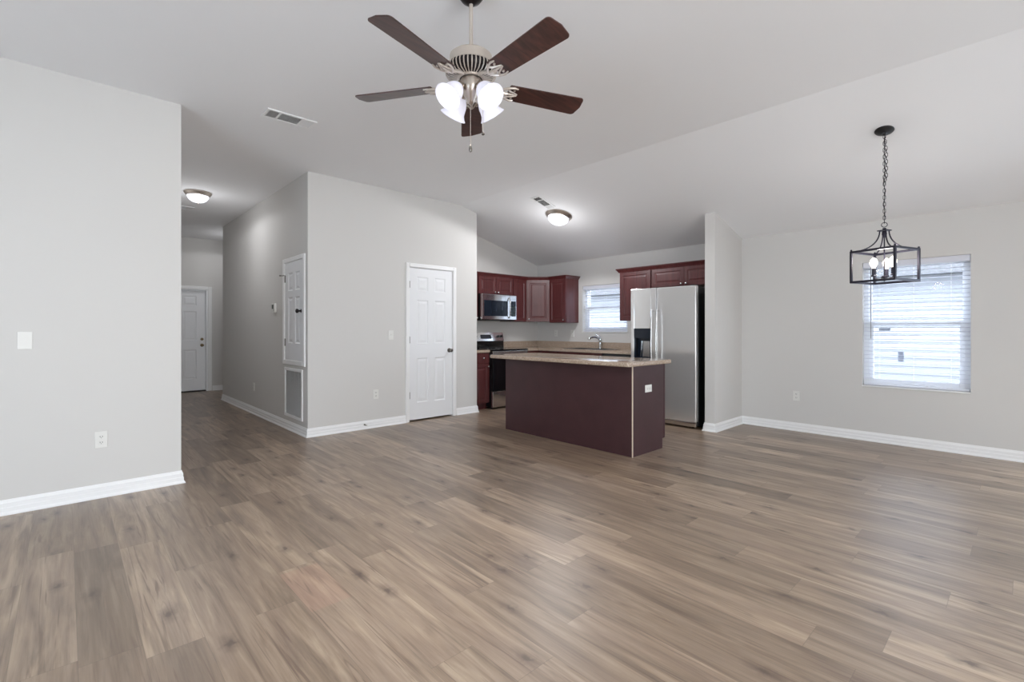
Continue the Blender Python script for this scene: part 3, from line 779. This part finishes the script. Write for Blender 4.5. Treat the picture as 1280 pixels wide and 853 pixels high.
while z > -.42:
    link(b, -.010*min(1, (-.03-z)/.15), -.020*min(1, (-.03-z)/.15), z, i); z -= .0275; i += 1
for q in range(5): link(b, -.004, -.010+.003*q, -.43, q) if q == 0 else None
b.build('chain', 'lantern_metal', lan, local=True, smooth=True)
pts = [(.004*sin(z_*40), .004*cos(z_*31), -z_) for z_ in [q*.02 for q in range(1, 40)] if -z_ > zr]
MB().tube(pts, .0022, 5).build('cord', 'black_satin', lan, local=True, smooth=True)
l = bpy.data.lights.new('lantern_light', 'POINT'); l.energy = 5; l.color = (1, .95, .92); l.shadow_soft_size = .05
o = bpy.data.objects.new('lantern_light', l); C.objects.link(o); o.parent = lan; o.location = (0, 0, CZ(1.80))

# ---------------------------------------------------------------- cabinets
def rp(u0, u1, v0, v1, rail=.055):    # single raised panel spec
    return [(u0+rail, u1-rail, v0+rail, v1-rail)]
def knob(parent, P, D, r=.014, m='steel_bright'):
    M = Matrix.Translation(P) @ Vector((0, 0, 1)).rotation_difference(Vector(D)).to_matrix().to_4x4()
    return MB().lathe([(0, 0), (r*.6, 0), (r*.45, .006), (r*.45, .014), (r, .020), (r*.95, .026), (r*.5, .030), (0, .031)], 18, M).build('knob', m, parent, smooth=True)
CG = (.008, .012, .018); CDp = (.006, .005)
def cab_door(root, F, D, u0, u1, v0, v1, knob_uv=None, name='cabinet_door', rail=.05, th=.02):
    o = MB().paneled(u0, u1, v0, v1, rp(u0, u1, v0, v1, rail) if rail else [], th, F, CG, CDp).build(name, 'cherry', root)
    if knob_uv: knob(o, F(knob_uv[0], knob_uv[1], th), D)
    return o
CR = [(0, 2.085), (.006, 2.085), (.012, 2.096), (.026, 2.118), (.038, 2.128), (.040, 2.142), (0, 2.142)]
# above microwave: x 4.79..5.55 on the range wall
YU = 5.95
Fy = lambda yy: (lambda u, v, w: (u, yy-w, v))
Fx = lambda xx: (lambda u, v, w: (xx-w, u, v))
ucol = 'wall cabinets on the range wall'
c = thing('wall_cabinet', 'short two-door cherry wall cabinet directly above the microwave', 'cabinet', (5.17, YK, 1.79))
MB().box(4.79, 5.55, YU, YK, 1.80, 2.13).build('body', 'cherry', c)
cab_door(c, Fy(YU), (0, -1, 0), 4.80, 5.167, 1.81, 2.085, (5.135, 1.835), rail=.045)
cab_door(c, Fy(YU), (0, -1, 0), 5.173, 5.54, 1.81, 2.085, (5.205, 1.835), rail=.045)
MB().sweep([(4.52, YU-.02), (5.55, YU-.02)], CR, -1).build('crown_moulding', 'cherry', c)
c = thing('wall_cabinet', 'cherry wall cabinet left of the microwave, mostly behind the pantry wall', 'cabinet', (4.63, YK, 1.37))
MB().box(4.485, 4.788, YU, YK, 1.37, 2.084).build('body', 'cherry', c)
cab_door(c, Fy(YU), (0, -1, 0), 4.49, 4.78, 1.375, 2.08, (4.76, 1.41))
c = thing('wall_cabinet', 'narrow cherry wall cabinet between the microwave and the corner cabinet', 'cabinet', (5.715, YK, 1.37))
MB().box(5.552, 5.878, YU, YK, 1.365, 2.13).build('body', 'cherry', c)
cab_door(c, Fy(YU), (0, -1, 0), 5.56, 5.86, 1.37, 2.085, None)
MB().sweep([(5.552, YU-.02), (5.872, YU-.02)], CR, -1).build('crown_moulding', 'cherry', c)
# diagonal corner
c = thing('wall_cabinet', 'diagonal cherry corner wall cabinet with one raised-panel door', 'cabinet', (6.2, 6.0, 1.365))
MB().prism([(5.88, YU), (5.88, YK), (XR, YK), (XR, 5.66), (6.17, 5.66)], 1.365, 2.13).build('body', 'cherry', c)
s2 = sqrt(.5); dl = sqrt(.29**2*2)
Fd = lambda u, v, w: (5.88+u*s2-w*s2, YU-u*s2-w*s2, v)
cab_door(c, Fd, (-s2, -s2, 0), .012, dl-.012, 1.37, 2.085, (.045, 1.405))
MB().sweep([(5.876, YU-.016), (6.156, 5.664)], CR, -1).build('crown_moulding', 'cherry', c)
# window wall cabinet
c = thing('wall_cabinet', 'cherry wall cabinet left of the kitchen window with glossy side', 'cabinet', (6.33, 5.47, 1.345))
MB().box(6.17, XR, 5.285, 5.658, 1.345, 2.13).build('body', 'cherry', c)
cab_door(c, Fx(6.17), (-1, 0, 0), 5.29, 5.652, 1.35, 2.085, (5.325, 1.39))
MB().sweep([(6.15, 5.655), (6.15, 5.285), (XR, 5.285)], CR, -1).build('crown_moulding', 'cherry', c)
# right of window
c = thing('wall_cabinet', 'tall cherry wall cabinet between the kitchen window and the refrigerator', 'cabinet', (6.33, 3.95, 1.36))
MB().box(6.17, XR, 3.682, 4.22, 1.36, 2.13).build('body', 'cherry', c)
cab_door(c, Fx(6.17), (-1, 0, 0), 3.69, 4.21, 1.37, 2.085, (3.73, 1.41))
MB().sweep([(XR, 4.22), (6.15, 4.22), (6.15, 3.682)], CR, -1).build('crown_moulding', 'cherry', c)
c = thing('wall_cabinet', 'short two-door cherry cabinet above the refrigerator', 'cabinet', (6.33, 3.17, 1.82))
MB().box(6.17, XR, 2.675, 3.68, 1.82, 2.13).build('body', 'cherry', c)
cab_door(c, Fx(6.17), (-1, 0, 0), 3.182, 3.67, 1.83, 2.085, (3.215, 1.855), rail=.045)
cab_door(c, Fx(6.17), (-1, 0, 0), 2.685, 3.176, 1.83, 2.085, (3.143, 1.855), rail=.045)
MB().sweep([(6.15, 3.68), (6.15, 2.675)], CR, -1).build('crown_moulding', 'cherry', c)

# base cabinets
YBC, XBC = 5.67, 5.89
c = thing('base_cabinet', 'narrow cherry base cabinet with drawer left of the range', 'cabinet', (4.63, 5.97, 0))
MB().box(4.485, 4.785, YBC, YK, .1, .875).box(4.485, 4.785, YBC+.06, YK, 0, .1).build('body', 'cherry', c)
MB().paneled(4.49, 4.78, .715, .865, [], .02, Fy(YBC)).build('drawer_front', 'cherry', c)
dr = [o for o in bpy.data.objects if o.parent == c and o.name.startswith('drawer')][0]
knob(dr, (4.66, YBC-.02, .79), (0, -1, 0))
cab_door(c, Fy(YBC), (0, -1, 0), 4.49, 4.78, .11, .70, (4.755, .66))
c = thing('base_cabinet', 'cherry base cabinet in the corner right of the range', 'cabinet', (5.9, 5.97, 0))
MB().prism([(5.555, YBC), (5.555, YK-.002), (XR-.002, YK-.002), (XR-.002, 5.22), (XBC, 5.22), (XBC, YBC)], .1, .875).box(5.6, 6.4, 5.75, 6.2, 0, .1).build('body', 'cherry', c)
cab_door(c, Fy(YBC), (0, -1, 0), 5.56, 5.86, .11, .865, (5.59, .80))
cab_door(c, Fx(XBC), (-1, 0, 0), 5.23, 5.64, .11, .865, (5.27, .80))
c = thing('base_cabinet', 'cherry sink base cabinet below the kitchen window', 'cabinet', (6.2, 4.77, 0))
MB().box(XBC, XR-.002, 4.34, 5.218, .1, .70).box(XBC, XBC+.02, 4.34, 5.218, .70, .875).box(5.95, 6.4, 4.34, 5.218, 0, .1).build('body', 'cherry', c)
for a, b_ in ((4.35, 4.775), (4.783, 5.21)):
    cab_door(c, Fx(XBC), (-1, 0, 0), a, b_, .11, .70, ((4.74 if a < 4.5 else 4.82), .66))
    MB().paneled(a, b_, .715, .865, [], .02, Fx(XBC)).build('drawer_front', 'cherry', c)
t = thing('dishwasher', 'black dishwasher under the counter beside the refrigerator', 'dishwasher', (6.2, 4.03, 0))
MB().box(5.90, XR-.01, 3.73, 4.335, .1, .87).box(5.96, XR-.05, 3.75, 4.31, 0, .1).build('body', 'black_satin', t)
MB().box(5.865, 5.90, 3.735, 4.33, .12, .76, .004).build('door', 'black_gloss', t)
MB().box(5.865, 5.90, 3.735, 4.33, .765, .868, .004).build('control_panel', 'black_gloss', t)
# kitchen countertops with backsplash
SK = (6.0, 6.385, 4.38, 5.16)
b = MB()
b.box(5.555, 6.47, 5.635, YK-.022, .875, .915).box(5.85, SK[0], 3.72, 5.635, .875, .915).box(SK[1], 6.47, 3.72, 5.635, .875, .915).box(SK[0], SK[1], SK[3], 5.635, .875, .915).box(SK[0], SK[1], 3.72, SK[2], .875, .915)
b.box(6.468, XR-.001, 3.72, YK-.02, .875, 1.018, .002).box(5.555, 6.47, YK-.022, YK-.001, .875, 1.018, .002)
tag(b.build('countertop', 'countertop'), 'mottled beige kitchen countertop with backsplash wrapping the corner and sink', 'countertop')
b = MB().box(4.485, 4.785, 5.635, YK-.022, .875, .915, .004).box(4.485, 4.785, YK-.022, YK-.001, .875, 1.018, .002)
tag(b.build('countertop', 'countertop'), 'short beige countertop piece left of the range', 'countertop')
# sink
s = thing('kitchen_sink', 'stainless double-bowl sink set in the counter below the window', 'sink', (6.19, 4.77, .9))
b = MB(); x0, x1, y0, y1 = SK[0]-.02, SK[1]+.02, SK[2]-.02, SK[3]+.02
for q in ((x0, x0+.035, y0, y1), (x1-.06, x1, y0, y1), (x0+.035, x1-.06, y0, y0+.035), (x0+.035, x1-.06, y1-.035, y1), (x0+.035, x1-.06, 4.755, 4.785)): b.box(*q, .9155, .922, .002)
b.build('rim', 'steel_bright', s)
for a0, a1 in ((4.395, 4.755), (4.785, 5.145)):
    b = MB()
    bx0, bx1 = 6.016, 6.344
    b.box(bx0, bx1, a0, a1, .735, .738).box(bx0-.002, bx0+.001, a0, a1, .735, .92).box(bx1-.001, bx1+.002, a0, a1, .735, .92).box(bx0, bx1, a0-.001, a0+.002, .735, .92).box(bx0, bx1, a1-.002, a1+.001, .735, .92)
    b.cone((6.18, (a0+a1)/2, .738), (6.18, (a0+a1)/2, .742), .04)
    b.build('bowl', 'steel', s)
t = thing('kitchen_faucet', 'chrome single-lever faucet standing behind the sink', 'faucet', (6.40, 4.76, .922))
MB().lathe([(0, 0), (.028, 0), (.028, .008), (.021, .018), (.019, .11), (.023, .13), (.021, .155), (0, .16)], 24, Matrix.Translation((6.40, 4.76, .922))).build('body', 'chrome', t, smooth=True)
MB().tube([(6.40, 4.76, 1.045), (6.37, 4.775, 1.085), (6.32, 4.80, 1.105), (6.26, 4.83, 1.10), (6.225, 4.85, 1.08), (6.22, 4.852, 1.06)], [.017, .016, .015, .016, .019, .017], 14).build('spout', 'chrome', t, smooth=True)
MB().tube([(6.40, 4.76, 1.075), (6.405, 4.765, 1.10), (6.38, 4.80, 1.135), (6.36, 4.83, 1.15)], [.017, .016, .009, .007], 10).build('lever', 'chrome', t, smooth=True)

# ---------------------------------------------------------------- range
RX0, RX1, RY = 4.793, 5.548, 5.575
r = thing('electric_range', 'freestanding range with black glass door and stainless drawer', 'range', ((RX0+RX1)/2, 5.9, 0))
MB().box(RX0, RX1, RY+.04, YK-.005, .03, .895).build('body', 'black_satin', r)
MB().box(RX0-.002, RX1+.002, RY+.005, YK-.1, .895, .917, .004).build('cooktop', 'black_gloss', r)
ct = [o for o in bpy.data.objects if o.parent == r and o.name.startswith('cooktop')][0]
for x, y, q in ((4.98, 5.78, .1), (5.36, 5.78, .08), (4.98, 6.02, .08), (5.36, 6.02, .1)):
    MB().lathe([(q, .9172), (q, .9178), (q-.006, .9178), (q-.006, .9172)], 36, Matrix.Translation((x, y, 0)), close=True).build('burner_ring', 'plastic_grey', ct)
dd = MB().box(RX0, RX1, RY, RY+.04, .285, .835, .006).build('oven_door', 'black_gloss', r)
MB().box(RX0+.004, RX1-.004, RY-.002, RY+.03, .838, .893, .004).build('front_trim', 'steel_bright', r, label='stainless strip under the cooktop')
hd = MB().tube([(RX0+.06, RY-.045, .80), (RX1-.06, RY-.045, .80)], .012, 12)
for x in (RX0+.08, RX1-.08): hd.cone((x, RY, .80), (x, RY-.045, .80), .008)
hd.build('door_handle', 'steel_bright', dd, smooth=True)
MB().box(RX0, RX1, RY, RY+.04, .03, .272, .006).build('drawer', 'steel', r, label='stainless storage drawer')
for x in (RX0+.04, RX1-.04):
    for y in (RY+.08, YK-.08): MB().cone((x, y, 0), (x, y, .03), .018).build('levelling_foot', 'black_satin', r)
bgd = MB().box(RX0, RX1, YK-.10, YK-.005, .90, 1.035, .004).build('backguard_base', 'black_gloss', r)
t_ = bmesh.new(); q_ = [(YK-.115, 1.035), (YK-.005, 1.035), (YK-.005, 1.18), (YK-.075, 1.18)]
va = [t_.verts.new((RX0, y, z)) for y, z in q_]; vb = [t_.verts.new((RX1, y, z)) for y, z in q_]
for i in range(4): t_.faces.new((va[i], va[(i+1) % 4], vb[(i+1) % 4], vb[i]))
t_.faces.new(va); t_.faces.new(vb); bmesh.ops.recalc_face_normals(t_, faces=t_.faces[:])
bmesh.ops.bevel(t_, geom=t_.edges[:], offset=.005, segments=2, affect='EDGES')
b = MB(); b._merge(t_); cp = b.build('control_panel', 'steel', r, smooth=True)
def onp(u, s, w):   # point on sloped panel
    y = YK-.115+.04*s; z = 1.035+.145*s; n = Vector((0, -.145, .04)).normalized()
    return Vector((u, y, z))+n*w
for u in (RX0+.06, RX0+.135, RX1-.135, RX1-.06):
    MB().cone(onp(u, .5, 0), onp(u, .5, .026), .022, .018).build('knob', 'black_satin', cp, smooth=True)
b = MB(); M = Matrix.Translation(onp((RX0+RX1)/2-.02, .5, 0)) @ Matrix.Rotation(-atan2(.04, .145), 4, 'X')
b.box(-.115, .115, -.003, .003, -.035, .035, M=M); b.build('clock_display', 'navy_gloss', cp)

# ---------------------------------------------------------------- microwave
mx0, mx1, my, mz0, mz1 = 4.795, 5.545, 5.865, 1.385, 1.797
mw = thing('microwave', 'stainless over-the-range microwave mounted under a short cabinet', 'microwave', ((mx0+mx1)/2, 6.0, mz0))
MB().box(mx0, mx1, my+.02, YK-.005, mz0, mz1).build('body', 'black_satin', mw)
dd = MB().box(mx0, mx0+.60, my-.02, my+.022, mz0+.005, mz1-.003, .006).build('door', 'steel', mw)
MB().box(mx0+.045, mx0+.545, my-.024, my-.016, mz0+.06, mz1-.10, .003).build('window', 'navy_gloss', dd)
hd = MB().tube([(mx0+.572, my-.02, mz1-.05), (mx0+.572, my-.055, mz1-.09), (mx0+.572, my-.055, mz0+.07), (mx0+.572, my-.02, mz0+.03)], .010, 10)
hd.build('door_handle', 'steel_bright', dd, smooth=True)
cpn = MB().box(mx0+.603, mx1, my-.02, my+.022, mz0+.005, mz1-.003, .006).build('control_panel', 'steel', mw)
b = MB().box(mx0+.622, mx1-.018, my-.023, my-.018, mz0+.06, mz1-.10, .002); kp = b.build('keypad', 'navy_gloss', cpn)
b = MB()
for i in range(3):
    for j in range(4): b.box(mx0+.630+i*.034, mx0+.655+i*.034, my-.0245, my-.0228, mz0+.075+j*.042, mz0+.10+j*.042)
b.build('keys', 'lcd', kp)
MB().box(mx0+.02, mx1-.02, my+.01, my+.30, mz0-.012, mz0, .002).build('vent_grille', 'black_satin', mw)

# ---------------------------------------------------------------- refrigerator
fx, fy0, fy1, fz = 5.65, 2.765, 3.69, 1.775
ys = 3.303
fr = thing('refrigerator', 'stainless side-by-side refrigerator with black sides and door dispenser', 'refrigerator', (6.05, 3.22, 0))
MB().box(fx+.075, XR-.03, fy0+.006, fy1-.006, .03, fz-.01, .004).build('body', 'black_satin', fr, label='black side panels')
def fdoor(y0, y1, name):
    return MB().box(fx, fx+.07, y0, y1, .085, fz, .014, 4)
# freezer door with dispenser recess
dz0, dz1, dy0, dy1 = .845, 1.24, 3.385, 3.635
b = MB()
b.box(fx, fx+.07, ys+.004, dy0, .085, fz, .004).box(fx, fx+.07, dy1, fy1, .085, fz, .004)
b.box(fx, fx+.07, dy0-.002, dy1+.002, dz1, fz, .003).box(fx, fx+.07, dy0-.002, dy1+.002, .085, dz0, .003).box(fx+.055, fx+.07, dy0, dy1, dz0, dz1)
fd = b.build('freezer_door', 'fridge_steel', fr)
b = MB().box(fx-.004, fx+.012, dy0-.004, dy1+.004, dz1-.13, dz1+.004, .003)
b.box(fx-.004, fx+.054, dy0, dy0+.012, dz0, dz1-.13).box(fx-.004, fx+.054, dy1-.03, dy1, dz0, dz1-.13).box(fx-.004, fx+.054, dy0, dy1, dz0-.004, dz0+.02, .003).box(fx+.048, fx+.054, dy0, dy1, dz0, dz1-.1)
dp = b.build('dispenser', 'navy_gloss', fd, label='dark blue-black water and ice dispenser')
MB().box(fx+.040, fx+.047, dy0+.015, dy0+.15, dz0+.02, dz0+.23, .002).tube([(fx+.03, dy0+.17, dz0+.02), (fx+.02, dy0+.155, dz0+.10), (fx+.02, dy0+.145, dz0+.23)], .006, 8).build('dispenser_paddle', 'steel_bright', fd)
rd = fdoor(fy0, ys-.004, '').build('fridge_door', 'fridge_steel', fr)
def handle(y, root):
    pts = []
    for q in range(13):
        s = q/12; z = 1.49-s*.93; o_ = .055+.02*sin(pi*s)
        pts.append((fx-o_, y, z))
    b = MB().tube(pts, .0085, 10)
    for z, o_ in ((1.47, .056), (.58, .056)): b.tube([(fx+.005, y, z), (fx-o_, y, z)], .010, 8)
    b.build('door_handle', 'steel_bright', root, smooth=True)
handle(ys+.035, fd); handle(ys-.035, rd)
MB().box(fx+.02, fx+.075, fy0+.01, fy1-.01, .02, .08, .012, 3).build('kick_grille', 'steel', fr)
for y in (fy0+.06, fy1-.06): MB().box(fx+.02, fx+.12, y-.03, y+.03, fz-.006, fz+.012, .004).build('hinge_cover', 'black_satin', fr)
for x in (fx+.1, XR-.1):
    for y in (fy0+.08, fy1-.08): MB().cone((x, y-.012, .018), (x, y+.012, .018), .018).build('roller', 'black_satin', fr)

# ---------------------------------------------------------------- island
ix0, ix1, iy0, iy1 = 3.98, 4.60, 2.58, 4.39
il = thing('kitchen_island', 'dark brown panelled island cabinet standing in front of the kitchen', 'kitchen island', ((ix0+ix1)/2, 3.48, 0))
MB().box(ix0+.006, ix1-.02, iy0+.006, iy1-.006, .1, .875).box(ix0+.006, ix1-.07, iy0+.006, iy1-.006, 0, .1).build('body', 'panel_brown', il)
MB().box(ix0, ix0+.006, iy0+.002, iy1, 0, .875).build('back_panel', 'panel_brown', il)
b = MB().prism([(ix0+.006, 0), (ix1-.07, 0), (ix1-.07, .105), (ix1-.045, .105), (ix1-.045, .875), (ix0+.006, .875)], 0, .006, Matrix.Translation((0, iy0+.006, 0)) @ Matrix.Rotation(pi/2, 4, 'X'))
b.build('end_panel', 'panel_brown', il)
MB().box(ix1-.040, ix1-.018, iy0, iy0+.03, .105, .875, .001).build('face_frame', 'panel_brown', il)
MB().box(ix0-.003, ix0+.006, iy0-.003, iy0+.006, 0, .875).build('corner_strip', 'strip', il, label='thin pale strip on the corner')
Fi = lambda u, v, w: (ix1-.018+w, u, v)
for i in range(4):
    a = iy0+.01+i*.448; b_ = a+.44
    MB().paneled(a, b_, .12, .70, rp(a, b_, .12, .70, .05), .02, Fi, CG, CDp).build('cabinet_door', 'panel_brown', il)
    kd = [o for o in bpy.data.objects if o.parent == il and o.name.startswith('cabinet_door')][-1]
    knob(kd, (ix1+.002, (b_-.03 if i % 2 == 0 else a+.03), .66), (1, 0, 0))
    MB().paneled(a, b_, .715, .865, [], .02, Fi).build('drawer_front', 'panel_brown', il)
# island top: rounded corners, bullnose
cx0, cx1, cy0, cy1 = 3.84, 4.655, 2.53, 4.55
pts = []; rr = .045
for (x, y, a) in ((cx1-rr, cy1-rr, 0), (cx0+rr, cy1-rr, pi/2), (cx0+rr, cy0+rr, pi), (cx1-rr, cy0+rr, 1.5*pi)):
    for q in range(6): pts.append((x+rr*cos(a+pi/2*q/5), y+rr*sin(a+pi/2*q/5)))
o = MB().prism(pts, .875, .917, bev=.012).build('island_countertop', 'countertop', smooth=True)
tag(o, 'mottled beige countertop with rounded corners resting on the island', 'countertop')
plate('outlet', onY(4.258, iy0, .641), 'white outlet plate on the end of the island', 'outlet', 'wall_outlet', horiz=True)

GROUPS = {'wall_cabinet': 'cherry wall cabinets in the kitchen', 'base_cabinet': 'cherry base cabinets in the kitchen',
          'wall_outlet': 'white outlets around the room', 'light_switch': 'white light switches', 'ceiling_vent': 'white ceiling registers',
          'dome_light': 'frosted dome ceiling lights', 'window_blind': 'white horizontal-slat window blinds'}
for o in bpy.data.objects:
    g = GROUPS.get(o.name.split('.')[0])
    if g and o.parent is None: o['group'] = g
